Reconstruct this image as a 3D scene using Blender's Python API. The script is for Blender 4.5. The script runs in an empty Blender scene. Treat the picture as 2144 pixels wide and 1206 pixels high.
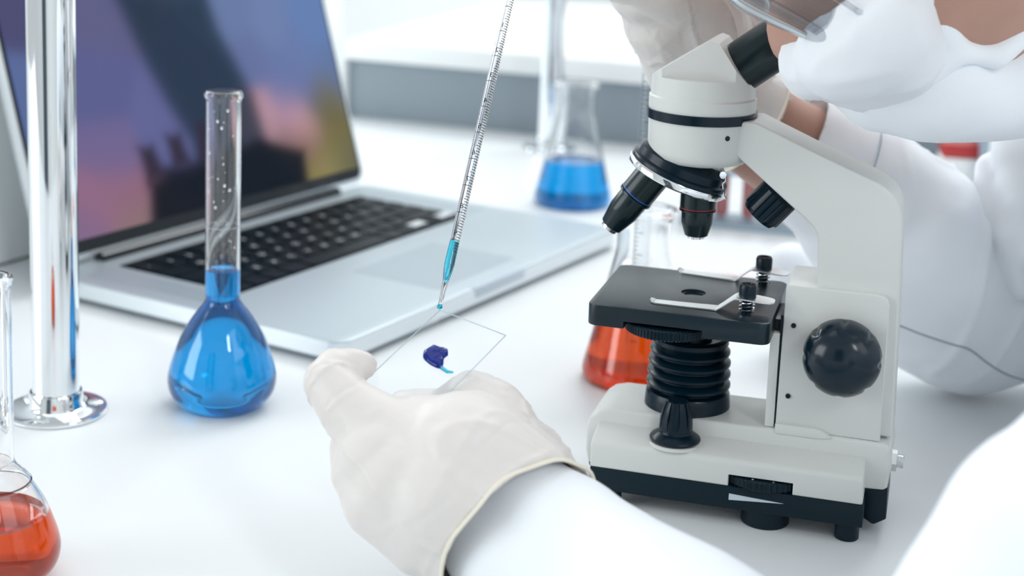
import bpy, bmesh, math, random
import numpy as np
from mathutils import Vector, Matrix, Quaternion, noise
random.seed(7)
SC = bpy.context.scene
COL = SC.collection
PI = math.pi

# ------------------------------------------------------------------ camera
F = 3286.5; TH = 0.17403; RO = 0.037459; Y0 = 248.3; H = 0.3089
_w = Vector((0, math.cos(TH), -math.sin(TH))); _r0 = Vector((1, 0, 0)); _u0 = _r0.cross(_w)
CR = _r0 * math.cos(RO) + _u0 * math.sin(RO)
CU = _u0 * math.cos(RO) - _r0 * math.sin(RO)
CP = Vector((0, 0, H))
def ray(px, py): return _w + CR * ((px - 1072) / F) - CU * ((py - Y0) / F)
def on_z(px, py, z=0.0):
    d = ray(px, py); return CP + d * ((z - H) / d.z)
def at(px, py, dep): return CP + ray(px, py) * dep

cam_d = bpy.data.cameras.new('camera'); cam = bpy.data.objects.new('camera', cam_d); COL.objects.link(cam)
m = Matrix((CR, CU, -_w)).transposed().to_4x4(); m.translation = CP
cam.matrix_world = m
cam_d.sensor_width = 36; cam_d.lens = F / 2144 * 36
cam_d.shift_y = (Y0 - 603) / 2144
cam_d.clip_start = 0.01
cam_d.dof.use_dof = True; cam_d.dof.focus_distance = 0.70; cam_d.dof.aperture_fstop = 7.5
SC.camera = cam

# ------------------------------------------------------------------ world, lights, exposure
SC.view_settings.view_transform = 'Standard'; SC.view_settings.look = 'None'
SC.view_settings.gamma = 1.0; SC.view_settings.exposure = 0.06
SC.view_settings.use_curve_mapping = False
W = bpy.data.worlds.new('world'); SC.world = W; W.use_nodes = True
bg = W.node_tree.nodes['Background']; bg.inputs[0].default_value = (0.93, 0.975, 1.0, 1); bg.inputs[1].default_value = 0.60
def area(name, loc, target, sx, sy, power, color=(1, 1, 1)):
    l = bpy.data.lights.new(name, 'AREA'); l.shape = 'RECTANGLE'; l.size = sx; l.size_y = sy
    l.energy = power; l.color = color
    o = bpy.data.objects.new(name, l); COL.objects.link(o); o.location = loc
    o.rotation_euler = (Vector(target) - Vector(loc)).to_track_quat('-Z', 'Y').to_euler()
    return o
area('ceiling_light', (0.2, 1.3, 2.4), (0.1, 0.9, 0), 3.0, 2.2, 16, (0.97, 0.99, 1.0))
area('left_window_light', (-2.3, 0.1, 0.75), (0.3, 0.85, 0.15), 1.5, 1.1, 24, (0.93, 0.98, 1.0))
area('lamp_light', (0.9, -1.0, 1.5), (0.0, 0.8, 0.05), 0.25, 0.6, 7, (0.97, 1.0, 1.0))
area('rear_window_light', (-1.7, 2.5, 1.0), (0.3, 0.9, 0.1), 1.3, 1.2, 27, (0.93, 0.98, 1.0))
area('rear_ceiling_light', (0.8, 2.4, 1.9), (0.2, 0.8, 0.1), 1.3, 0.8, 24, (0.95, 0.98, 1.0))
area('side_fill_light', (1.9, -0.6, 1.5), (0.2, 0.8, 0.1), 1.3, 1.3, 7, (0.93, 0.97, 1.0))  # added fill from the right front, no known window there
SC.cycles.use_denoising = True
SC.cycles.max_bounces = 14; SC.cycles.transmission_bounces = 12; SC.cycles.transparent_max_bounces = 12
SC.cycles.glossy_bounces = 6; SC.cycles.sample_clamp_indirect = 8.0
SC.cycles.blur_glossy = 0.5

# ------------------------------------------------------------------ materials
MATS = {}
def mat(name, color, rough=0.5, metal=0.0, trans=0.0, ior=1.45, spec=0.5, sss=0.0, coat=0.0, bump=None, sheen=0.0, vary=0.0):
    if name in MATS: return MATS[name]
    m = bpy.data.materials.new(name); m.use_nodes = True; nt = m.node_tree
    p = nt.nodes['Principled BSDF']
    p.inputs['Base Color'].default_value = (*color, 1); p.inputs['Roughness'].default_value = rough
    p.inputs['Metallic'].default_value = metal; p.inputs['Transmission Weight'].default_value = trans
    p.inputs['IOR'].default_value = ior; p.inputs['Specular IOR Level'].default_value = spec
    if sss:
        p.inputs['Subsurface Weight'].default_value = sss
        p.inputs['Subsurface Radius'].default_value = (0.006, 0.003, 0.002); p.inputs['Subsurface Scale'].default_value = 1.0
    p.inputs['Coat Weight'].default_value = coat; p.inputs['Sheen Weight'].default_value = sheen
    tc = None
    if bump or vary:
        tc = nt.nodes.new('ShaderNodeTexCoord')
    if bump:
        sc, st, dist = bump
        n = nt.nodes.new('ShaderNodeTexNoise'); n.inputs['Scale'].default_value = sc; n.inputs['Detail'].default_value = 5
        b = nt.nodes.new('ShaderNodeBump'); b.inputs['Strength'].default_value = st; b.inputs['Distance'].default_value = dist
        nt.links.new(tc.outputs['Object'], n.inputs['Vector']); nt.links.new(n.outputs['Fac'], b.inputs['Height'])
        nt.links.new(b.outputs['Normal'], p.inputs['Normal'])
    if vary:
        n2 = nt.nodes.new('ShaderNodeTexNoise'); n2.inputs['Scale'].default_value = 40; n2.inputs['Detail'].default_value = 4
        mx = nt.nodes.new('ShaderNodeMix'); mx.data_type = 'RGBA'
        mx.inputs[6].default_value = (*[c * (1 - vary) for c in color], 1); mx.inputs[7].default_value = (*[min(1, c * (1 + vary)) for c in color], 1)
        nt.links.new(tc.outputs['Object'], n2.inputs['Vector']); nt.links.new(n2.outputs['Fac'], mx.inputs[0])
        nt.links.new(mx.outputs[2], p.inputs['Base Color'])
    MATS[name] = m
    return m
mat('table', (0.80, 0.83, 0.845), 0.38, bump=(260, 0.12, 0.0004), spec=0.4)
mat('wall', (0.86, 0.88, 0.88), 0.8, bump=(60, 0.1, 0.001))
mat('grey_panel', (0.27, 0.32, 0.36), 0.7, bump=(80, 0.1, 0.001))
mat('dark_cabinet', (0.05, 0.07, 0.09), 0.5)
mat('scope_white', (0.66, 0.67, 0.65), 0.36, bump=(1500, 0.10, 0.0002), coat=0.1)
mat('scope_black', (0.002, 0.013, 0.022), 0.34, bump=(1800, 0.12, 0.0002), spec=0.28)
mat('stage_black', (0.005, 0.016, 0.024), 0.30, bump=(2200, 0.18, 0.0001), spec=0.5)
mat('gloss_black', (0.001, 0.011, 0.021), 0.25, spec=0.32, bump=(300, 0.05, 0.0003))
mat('knob_black', (0.001, 0.011, 0.021), 0.20, spec=0.5, bump=(300, 0.05, 0.0003))
mat('satin_black', (0.004, 0.016, 0.020), 0.24, spec=0.5, metal=0.15, vary=0.1)
mat('chrome', (0.86, 0.89, 0.91), 0.06, metal=1.0, bump=(90, 0.02, 0.0004))
mat('steel', (0.84, 0.86, 0.87), 0.34, metal=1.0, bump=(900, 0.06, 0.0002))
mat('screw_head', (0.75, 0.8, 0.82), 0.25, metal=1.0, bump=(400, 0.4, 0.0008))
mat('aluminium', (0.52, 0.59, 0.63), 0.42, metal=0.55, bump=(1800, 0.05, 0.0001))
mat('aluminium_edge', (0.80, 0.85, 0.88), 0.3, metal=0.6, bump=(1800, 0.04, 0.0001))
mat('trackpad', (0.42, 0.49, 0.54), 0.35, metal=0.4, vary=0.03)
mat('key_black', (0.001, 0.007, 0.013), 0.40, spec=0.12, bump=(900, 0.1, 0.0002))
mat('bezel_black', (0.006, 0.012, 0.018), 0.12, vary=0.1)
mat('print_white', (0.55, 0.63, 0.70), 0.5, vary=0.04)
mat('legend_white', (0.75, 0.80, 0.82), 0.5, vary=0.04)
mat('print_black', (0.01, 0.012, 0.02), 0.5, vary=0.1)
mat('print_blue', (0.01, 0.09, 0.35), 0.3, vary=0.1)
mat('print_red', (0.30, 0.02, 0.03), 0.3, vary=0.1)
mat('glove', (0.74, 0.705, 0.68), 0.42, sss=0.2, bump=(300, 0.22, 0.0012), vary=0.03, spec=0.35)
mat('glove_band', (0.86, 0.80, 0.68), 0.45, vary=0.04)
mat('skin', (0.47, 0.27, 0.21), 0.5, sss=0.15, bump=(700, 0.3, 0.0005), vary=0.12)
mat('coat', (0.86, 0.895, 0.94), 0.85, bump=(900, 0.25, 0.0005), sheen=0.2)
mat('mask', (0.78, 0.80, 0.835), 0.9, bump=(500, 0.2, 0.0006), sheen=0.2)
mat('glass', (1, 1, 1), 0.0, trans=1.0, ior=1.47)
mat('blue_liquid', (0.0, 0.44, 1.0), 0.02, trans=0.82, ior=1.34)
mat('teal_liquid', (0.05, 0.62, 0.80), 0.0, trans=1.0, ior=1.34)
mat('orange_liquid', (1.0, 0.10, 0.0), 0.02, trans=0.78, ior=1.34)
mat('blue_gel', (0.0, 0.015, 0.22), 0.12, spec=0.4, vary=0.3)
mat('slide_edge', (0.50, 0.60, 0.66), 0.4, vary=0.1)
mat('lens', (0.6, 0.7, 0.8), 0.05, trans=0.6, ior=1.5)
mat('muted_red', (0.42, 0.16, 0.16), 0.4, vary=0.1)
mat('dish_red', (0.85, 0.05, 0.02), 0.1, vary=0.05)
mat('red_glass', (0.45, 0.03, 0.03), 0.2, vary=0.1)
mat('blue_grey', (0.30, 0.38, 0.45), 0.5, vary=0.05)
mat('grey_plastic', (0.90, 0.93, 0.93), 0.5, vary=0.03)
def thin_glass(name, tint=(1, 1, 1), edge=0.5, base=0.03):
    m = bpy.data.materials.new(name); m.use_nodes = True; nt = m.node_tree
    nt.nodes.clear()
    out = nt.nodes.new('ShaderNodeOutputMaterial'); t = nt.nodes.new('ShaderNodeBsdfTransparent'); g = nt.nodes.new('ShaderNodeBsdfGlossy')
    t.inputs[0].default_value = (*tint, 1); g.inputs['Roughness'].default_value = 0.03
    lw = nt.nodes.new('ShaderNodeLayerWeight'); lw.inputs['Blend'].default_value = 0.5
    pw = nt.nodes.new('ShaderNodeMath'); pw.operation = 'POWER'; pw.inputs[1].default_value = 4.0
    fr = nt.nodes.new('ShaderNodeMath'); fr.operation = 'MULTIPLY_ADD'; fr.inputs[1].default_value = edge; fr.inputs[2].default_value = base
    nt.links.new(lw.outputs['Facing'], pw.inputs[0]); nt.links.new(pw.outputs[0], fr.inputs[0])
    mx = nt.nodes.new('ShaderNodeMixShader')
    nt.links.new(fr.outputs[0], mx.inputs[0]); nt.links.new(t.outputs[0], mx.inputs[1]); nt.links.new(g.outputs[0], mx.inputs[2])
    nt.links.new(mx.outputs[0], out.inputs[0]); MATS[name] = m
thin_glass('sheet_glass', (0.985, 0.995, 1.0), 0.7, 0.03)
thin_glass('visor', (0.78, 0.80, 0.82), 0.9, 0.06)

# ------------------------------------------------------------------ helpers
def tag(o, label=None, cat=None, group=None, kind=None):
    if label: o['label'] = label
    if cat: o['category'] = cat
    if group: o['group'] = group
    if kind: o['kind'] = kind
    return o
def empty(name, loc=(0, 0, 0), rotz=0.0, label=None, cat=None, group=None):
    o = bpy.data.objects.new(name, None); COL.objects.link(o); o.location = loc; o.rotation_euler = (0, 0, rotz)
    o.empty_display_size = 0.01
    return tag(o, label, cat, group)
def link(name, bm, m, parent=None, sharp=35, label=None):
    me = bpy.data.meshes.new(name)
    bmesh.ops.recalc_face_normals(bm, faces=bm.faces)
    bm.to_mesh(me); bm.free()
    for p in me.polygons: p.use_smooth = True
    if sharp: me.set_sharp_from_angle(angle=math.radians(sharp))
    if m: me.materials.append(MATS[m])
    o = bpy.data.objects.new(name, me); COL.objects.link(o)
    if parent: o.parent = parent
    if label: o['label'] = label
    return o
S = 0.001
def bevel(bm, w, seg=2, ang=30):
    es = [e for e in bm.edges if len(e.link_faces) == 2 and e.calc_face_angle(0) > math.radians(ang)]
    bmesh.ops.bevel(bm, geom=es, offset=w, segments=seg, profile=0.5, affect='EDGES', clamp_overlap=True)
def box(x0, x1, y0, y1, z0, z1, bv=0, seg=2, bm=None):
    b = bmesh.new()
    r = bmesh.ops.create_cube(b, size=1)
    for v in r['verts']:
        v.co = Vector(((x0 + x1) / 2 + v.co.x * (x1 - x0), (y0 + y1) / 2 + v.co.y * (y1 - y0), (z0 + z1) / 2 + v.co.z * (z1 - z0)))
    if bv: bevel(b, bv, seg)
    return merge(bm, b)
def merge(bm, b):
    if bm is None: return b
    me = bpy.data.meshes.new('t'); b.to_mesh(me); b.free(); bm.from_mesh(me); bpy.data.meshes.remove(me)
    return bm
def prism(pts, a0, a1, axis='y', bv=0, seg=2, bm=None, ang=30):
    """polygon in the plane perpendicular to axis, extruded a0..a1"""
    b = bmesh.new()
    def P(p, a):
        if axis == 'y': return (p[0], a, p[1])
        if axis == 'x': return (a, p[0], p[1])
        return (p[0], p[1], a)
    v0 = [b.verts.new(P(p, a0)) for p in pts]; v1 = [b.verts.new(P(p, a1)) for p in pts]
    b.faces.new(v0); b.faces.new(v1[::-1])
    n = len(pts)
    for i in range(n): b.faces.new((v0[i], v0[(i + 1) % n], v1[(i + 1) % n], v1[i]))
    bmesh.ops.recalc_face_normals(b, faces=b.faces)
    if bv: bevel(b, bv, seg, ang)
    return merge(bm, b)
def rrect(x0, x1, y0, y1, r, n=5):
    out = []
    for cx, cy, a in ((x1 - r, y0 + r, -90), (x1 - r, y1 - r, 0), (x0 + r, y1 - r, 90), (x0 + r, y0 + r, 180)):
        for i in range(n + 1):
            t = math.radians(a + 90 * i / n); out.append((cx + r * math.cos(t), cy + r * math.sin(t)))
    return out
def lathe(prof, seg=64, bm=None, c=(0, 0), M=None, mod=None, closed=False):
    """profile list of (r,z); axis z; r==0 makes a pole; mod(angle,r,z)->r"""
    b = bmesh.new(); rings = []
    for r, z in prof:
        if r < 1e-9: rings.append([b.verts.new((c[0], c[1], z))])
        else:
            ring = []
            for i in range(seg):
                t = 2 * PI * i / seg; rr = mod(t, r, z) if mod else r
                ring.append(b.verts.new((c[0] + rr * math.cos(t), c[1] + rr * math.sin(t), z)))
            rings.append(ring)
    n = len(rings)
    for k in range(n if closed else n - 1):
        A, B = rings[k], rings[(k + 1) % n]
        if len(A) == 1 and len(B) == 1: continue
        for i in range(seg):
            j = (i + 1) % seg
            if len(A) == 1: b.faces.new((A[0], B[j], B[i]))
            elif len(B) == 1: b.faces.new((A[i], A[j], B[0]))
            else: b.faces.new((A[i], A[j], B[j], B[i]))
    if not closed:
        for R in (rings[0], rings[-1]):
            if len(R) > 1: b.faces.new(R)
    bmesh.ops.recalc_face_normals(b, faces=b.faces)
    if M is not None: b.transform(M)
    return merge(bm, b)
def frame(origin, direction, up=(0, 0, 1)):
    z = Vector(direction).normalized(); x = Vector(up).cross(z)
    if x.length < 1e-4: x = Vector((1, 0, 0))
    x.normalize(); y = z.cross(x)
    M = Matrix((x, y, z)).transposed().to_4x4(); M.translation = Vector(origin); return M
def tube(pts, rad, seg=12, bm=None, cap=True):
    b = bmesh.new(); pts = [Vector(p) for p in pts]; n = len(pts)
    rads = rad if isinstance(rad, (list, tuple)) else [rad] * n
    rings = []; prev = None
    for i, p in enumerate(pts):
        d = (pts[min(i + 1, n - 1)] - pts[max(i - 1, 0)]).normalized()
        if prev is None:
            a = Vector((0, 0, 1)) if abs(d.z) < 0.9 else Vector((1, 0, 0))
            x = a.cross(d).normalized()
        else: x = (prev - d * prev.dot(d)).normalized()
        prev = x; y = d.cross(x)
        rings.append([b.verts.new(p + (x * math.cos(2 * PI * k / seg) + y * math.sin(2 * PI * k / seg)) * rads[i]) for k in range(seg)])
    for i in range(n - 1):
        for k in range(seg):
            b.faces.new((rings[i][k], rings[i][(k + 1) % seg], rings[i + 1][(k + 1) % seg], rings[i + 1][k]))
    if cap: b.faces.new(rings[0]); b.faces.new(rings[-1][::-1])
    return merge(bm, b)
def sc(bm, k=S):
    bmesh.ops.scale(bm, vec=(k, k, k), verts=bm.verts); return bm
def smoothpts(pts, n=6):
    """catmull-rom through tuples of any length"""
    P = [np.array(p, float) for p in pts]; P = [2 * P[0] - P[1]] + P + [2 * P[-1] - P[-2]]
    out = []
    for i in range(1, len(P) - 2):
        for k in range(n):
            t = k / n; a, b, c, d = P[i - 1:i + 3]
            out.append(tuple(0.5 * (2 * b + (c - a) * t + (2 * a - 5 * b + 4 * c - d) * t * t + (3 * b - a - 3 * c + d) * t ** 3)))
    out.append(tuple(P[-2])); return out
def cut(obj, bm):
    me = bpy.data.meshes.new('cutter'); bmesh.ops.recalc_face_normals(bm, faces=bm.faces); bm.to_mesh(me); bm.free()
    c = bpy.data.objects.new('cutter', me); COL.objects.link(c); c.parent = obj.parent
    md = obj.modifiers.new('b', 'BOOLEAN'); md.operation = 'DIFFERENCE'; md.object = c; md.solver = 'EXACT'
    bpy.context.view_layer.update()
    ev = obj.evaluated_get(bpy.context.evaluated_depsgraph_get()); new = bpy.data.meshes.new_from_object(ev)
    obj.modifiers.clear(); old = obj.data; obj.data = new; bpy.data.meshes.remove(old)
    bpy.data.objects.remove(c); bpy.data.meshes.remove(me)
    new.set_sharp_from_angle(angle=math.radians(35))

TCACHE = {}
def text(s, size, M, m, parent, name='lettering', mirror=False, depth=0.05):
    cu_ = bpy.data.curves.new('t', 'FONT'); cu_.body = s; cu_.size = size; cu_.align_x = 'CENTER'; cu_.align_y = 'CENTER'; cu_.extrude = depth; cu_.resolution_u = 3
    o = bpy.data.objects.new('t', cu_); COL.objects.link(o)
    ev = o.evaluated_get(bpy.context.evaluated_depsgraph_get()); me = bpy.data.meshes.new_from_object(ev)
    bpy.data.objects.remove(o); bm = bmesh.new(); bm.from_mesh(me); bpy.data.meshes.remove(me)
    if mirror: bmesh.ops.scale(bm, vec=(-1, 1, 1), verts=bm.verts)
    bm.transform(M); return link(name, bm, m, parent, 0)

def ico(b, c, r, sub=3, M=None):
    g = bmesh.ops.create_icosphere(b, subdivisions=sub, radius=1)
    for v in g['verts']:
        q = Vector((v.co.x * r[0], v.co.y * r[1], v.co.z * r[2])) if not isinstance(r, float) else v.co * r
        if M is not None: q = M @ q
        v.co = q + Vector(c)
LOOP = []
def organic(name, chains, m, parent=None, voxel=0.002, smooth=8, ells=(), disp=None, label=None, bis=None):
    """one continuous surface grown around chains of (point, radius) joints and ellipsoids"""
    b = bmesh.new()
    for ch in chains:
        for i, (p, r) in enumerate(ch):
            ico(b, p, float(r))
            if i:
                q, s = ch[i - 1]; d = Vector(p) - Vector(q)
                if d.length < 1e-5: continue
                M = frame(q, d); L = d.length
                g = lathe([(s, 0), (r, L)], 32, M=M)
                me = bpy.data.meshes.new('t'); g.to_mesh(me); g.free(); b.from_mesh(me); bpy.data.meshes.remove(me)
    for c, r, M in ells: ico(b, c, r, 4, M)
    me = bpy.data.meshes.new(name); b.to_mesh(me); b.free()
    o = bpy.data.objects.new(name, me); COL.objects.link(o)
    md = o.modifiers.new('r', 'REMESH'); md.mode = 'VOXEL'; md.voxel_size = voxel; md.use_smooth_shade = True
    ms = o.modifiers.new('s', 'SMOOTH'); ms.factor = 0.6; ms.iterations = smooth
    ev = o.evaluated_get(bpy.context.evaluated_depsgraph_get()); new = bpy.data.meshes.new_from_object(ev)
    o.modifiers.clear(); o.data = new; new.name = name
    if disp:
        n = len(new.vertices); co = np.empty(n * 3); new.vertices.foreach_get('co', co); co = co.reshape(-1, 3)
        no = np.array([v.normal for v in new.vertices])
        d = disp(co, no); co = co + no * d[:, None]; new.vertices.foreach_set('co', co.ravel()); new.update()
    if bis:
        bm = bmesh.new(); bm.from_mesh(new)
        bmesh.ops.bisect_plane(bm, geom=bm.verts[:] + bm.edges[:] + bm.faces[:], plane_co=bis[0], plane_no=bis[1], clear_inner=True)
        ed = [e for e in bm.edges if e.is_boundary]
        nb_ = {}
        for e in ed:
            for v in e.verts: nb_.setdefault(v, []).append(e.other_vert(v))
        cur = ed[0].verts[0]; lp = [cur]; prv = None
        while True:
            nx = [v for v in nb_[cur] if v is not prv and v not in lp[-2:]]
            if not nx or nx[0] is lp[0] or len(lp) > 5000: break
            prv, cur = cur, nx[0]; lp.append(cur)
        LOOP[:] = [v.co.copy() for v in lp]
        r_ = bmesh.ops.extrude_edge_only(bm, edges=ed); vv = [v for v in r_['geom'] if isinstance(v, bmesh.types.BMVert)]
        cen = sum((v.co for v in vv), Vector()) / len(vv)
        for v in vv: v.co = v.co + (cen - v.co).normalized() * 0.0016 + Vector(bis[1]).normalized() * 0.012
        bm.to_mesh(new); bm.free()
    for p in new.polygons: p.use_smooth = True
    new.materials.clear(); new.materials.append(MATS[m])
    if parent: o.parent = parent
    if label: o['label'] = label
    return o
def C3(*a):  # chain from (px, py, depth, radius_mm)
    out = []
    for p in a:
        q = at(p[0], p[1], p[2]); r = p[3] * S
        if q.x < 0.5 and q.z < r + 0.0015: q.z = r + 0.0015
        out.append((q, r))
    return out
HK = 1.10
def CH(*a): return C3(*[(p[0], p[1], p[2] * HK, p[3] * HK) for p in a])
def nz(co, scale, stretch=None, seed=0.0):
    q = co.copy()
    if stretch is not None:
        d = np.array(stretch[0]); d = d / np.linalg.norm(d); t = q @ d; q = q + np.outer(t * (stretch[1] - 1), d)
    return np.array([noise.noise(Vector(v * scale) + Vector((seed, seed, seed))) for v in q])

# ------------------------------------------------------------------ the setting
def struct(o): o['kind'] = 'structure'; return o
struct(link('floor', box(-3.5, 3.5, -2.6, 3.6, -0.79, -0.75), 'wall'))
struct(link('wall_back', box(-3.5, 3.5, 3.0, 3.1, -0.75, 2.6), 'wall'))
struct(link('wall_front', box(-3.5, 3.5, -2.6, -2.5, -0.75, 2.6), 'wall'))
t = empty('laboratory_table', (0, 1.2, -0.75), 0, 'long white laboratory table carrying the microscope, laptop and flasks', 'table')
link('tabletop', box(-1.5, 0.485, -0.95, 1.2, 0.71, 0.75, 0.002), 'table', t)
for sx in (-1.4, 0.44):
    for sy in (-0.85, 1.1): link('leg', box(sx - 0.025, sx + 0.025, sy - 0.025, sy + 0.025, 0, 0.71, 0.002), 'aluminium', t)
# low riser shelf at the back of the table
a = on_z(728, 243); b_ = on_z(1340, 304); ang = math.atan2(b_.y - a.y, b_.x - a.x)
t = empty('riser_shelf', (a.x, a.y, 0), ang, 'low white riser shelf with grey front panel at the back of the table', 'shelf')
link('front_panel', box(0, 0.70, 0.0, 0.018, 0, 0.066, 0.001), 'grey_panel', t, label='grey front panel')
link('shelf_board', box(-0.006, 0.70, -0.012, 0.62, 0.066, 0.088, 0.002), 'wall', t)
link('end_panel', box(-0.022, 0.0, -0.012, 0.62, 0, 0.40, 0.002), 'wall', t)
link('back_panel', box(-0.022, 0.70, 0.62, 0.64, 0, 0.40, 0.002), 'wall', t)
t = empty('reflection_cabinet', (-1.0, -2.2, -0.75), 0, 'unseen dark cabinet added behind the camera for chrome reflections', 'cabinet')  # unseen, added to put dark stripes into the chrome reflections
link('body', box(-0.4, 0.4, -0.25, 0.25, 0, 2.2, 0.005), 'dark_cabinet', t)
for i in (0, 1):
    d = link('door', box(-0.39 + i * 0.395, -0.005 + i * 0.395, 0.25, 0.27, 0.05, 2.15, 0.004), 'dark_cabinet', t)
    link('handle', tube([(-0.04 + i * 0.08, 0.275, 0.9), (-0.04 + i * 0.08, 0.29, 0.92), (-0.04 + i * 0.08, 0.29, 1.2), (-0.04 + i * 0.08, 0.275, 1.22)], 0.006), 'steel', d)

# ------------------------------------------------------------------ laptop
LROT = 1.0400876; LB = Vector((-0.09485, 0.88403, 0))
lap = empty('laptop', LB, LROT, 'open silver laptop with black keyboard behind the blue volumetric flask', 'laptop')
LW, LD = 0.359, 0.247
base = link('base', prism(rrect(0, LW, 0, LD, 0.011, 6), 0.003, 0.0155, 'z', 0.0016, 3), 'aluminium', lap)
link('edge_band', prism(rrect(-0.0004, LW + 0.0004, -0.0004, LD + 0.0004, 0.0114, 6), 0.005, 0.0143, 'z'), 'aluminium_edge', lap, label='bright polished side edge')
for fx in (0.02, LW - 0.02):
    for fy in (0.02, LD - 0.02): link('foot', lathe([(0.006, 0), (0.008, 0.001), (0.008, 0.004)], 24, c=(fx, fy)), 'key_black', lap)
link('trackpad', prism(rrect(LW / 2 - 0.0505, LW / 2 + 0.0505, 0.018, 0.0888, 0.003), 0.0150, 0.01565, 'z'), 'trackpad', lap)
link('thumb_notch', prism(rrect(LW / 2 - 0.034, LW / 2 + 0.034, -0.0010, 0.006, 0.003), 0.0085, 0.0157, 'z', 0.0006), 'print_white', lap, label='finger notch in the front edge with its highlight painted pale')  # pale raised piece stands in for the highlight in the notch
kb0, kd = 0.115, 0.106
kx0, kx1 = LW / 2 - 0.137, LW / 2 + 0.137
link('keyboard_well', prism(rrect(kx0, kx1, kb0 - 0.001, kb0 + kd, 0.002), 0.0150, 0.01560, 'z'), 'bezel_black', lap)
kp = 0.0190; kg = 0.0026
def key(x0, x1, y0, y1, ch=None):
    k_ = link('keyboard_key', prism(rrect(x0 + kg / 2, x1 - kg / 2, y0 + kg / 2, y1 - kg / 2, 0.0014, 2), 0.0154, 0.0168, 'z', 0.0003, 1), 'key_black', lap)
    if ch: text(ch, 0.0068, Matrix.Translation(((x0 + x1) / 2, (y0 + y1) / 2, 0.01683)), 'legend_white', k_, 'key_legend', False, 0.00001)
legend = {1: ' ZXCVBNM,./', 2: ' ASDFGHJKL;', 3: ' QWERTYUIOP[]', 4: '`1234567890-='}
rows = [[1, 1, 1, 1.25, 5, 1.25, 1], [2.25] + [1] * 10 + [2.25], [1.75] + [1] * 11 + [1.75], [1.5] + [1] * 12 + [1], [1] * 13 + [1.5], [1] * 14]
y = kb0
for ri, row in enumerate(rows):
    h = 0.0105 if ri == 5 else 0.0188
    tot = sum(row) + (3 if ri == 0 else 0); unit = (kx1 - kx0) / tot; x = kx0
    for ki, wk in enumerate(row):
        key(x, x + wk * unit, y, y + h, legend[ri][ki] if ri in legend and ki < len(legend[ri]) and legend[ri][ki] != ' ' else None); x += wk * unit
    if ri == 0:
        key(x, x + unit, y, y + h / 2); key(x + unit, x + 2 * unit, y, y + h / 2); key(x + unit, x + 2 * unit, y + h / 2, y + h); key(x + 2 * unit, x + 3 * unit, y, y + h / 2)
        for q in (0, 2): link('aluminium_inset', box(x + q * unit + 0.001, x + (q + 1) * unit - 0.001, y + h / 2 + 0.001, y + h + 0.001, 0.0155, 0.0160), 'aluminium_edge', lap, label='bare aluminium patch above an arrow key')
    y += h
link('speaker_grille', prism(rrect(kx1 + 0.008, kx1 + 0.030, kb0, kb0 + kd, 0.002), 0.0154, 0.01562, 'z'), 'trackpad', lap)
link('speaker_grille', prism(rrect(kx0 - 0.030, kx0 - 0.008, kb0, kb0 + kd, 0.002), 0.0154, 0.01562, 'z'), 'trackpad', lap)
link('hinge', tube([(0.045, LD - 0.006, 0.0160), (LW - 0.045, LD - 0.006, 0.0160)], 0.0052, 16), 'bezel_black', lap, label='black rubber hinge barrel')
# lid (leans back)
TA = math.radians(73)
lid_e = Matrix.Translation((0, LD - 0.004, 0.0145)) @ Matrix.Rotation(TA, 4, 'X')
lb = prism(rrect(0.0, LW, 0.004, LD, 0.011, 6), -0.0062, 0.0, 'z', 0.0014, 2); lb.transform(lid_e)
lid = link('screen_lid', lb, 'aluminium_edge', lap)
gb = prism(rrect(0.004, LW - 0.004, 0.008, LD - 0.004, 0.008, 6), 0.0, 0.0006, 'z'); gb.transform(lid_e)
link('bezel', gb, 'bezel_black', lid)
# displayed picture: evening sky, hills, with a dark band and dark blocks painted over
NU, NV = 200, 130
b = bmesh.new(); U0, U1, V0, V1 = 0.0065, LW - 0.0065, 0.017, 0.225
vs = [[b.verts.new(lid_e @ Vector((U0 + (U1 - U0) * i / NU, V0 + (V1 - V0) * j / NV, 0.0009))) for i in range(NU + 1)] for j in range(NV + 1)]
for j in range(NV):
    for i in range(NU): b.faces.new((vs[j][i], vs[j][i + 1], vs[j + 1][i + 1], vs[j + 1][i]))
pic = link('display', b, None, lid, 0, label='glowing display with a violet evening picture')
LM = Matrix.Translation(LB) @ Matrix.Rotation(LROT, 4, 'Z') @ lid_e; LMi = LM.inverted()
def lidxy(px, py):   # where a sight line meets the lid plane, in lid coordinates
    o = LMi @ CP; d = LMi.to_3x3() @ ray(px, py); k = -o.z / d.z; return ((o.x + d.x * k), (o.y + d.y * k))
def lin(c): c = np.array(c, float) / 255; return np.where(c < 0.04045, c / 12.92, ((c + 0.055) / 1.055) ** 2.4)
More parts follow.
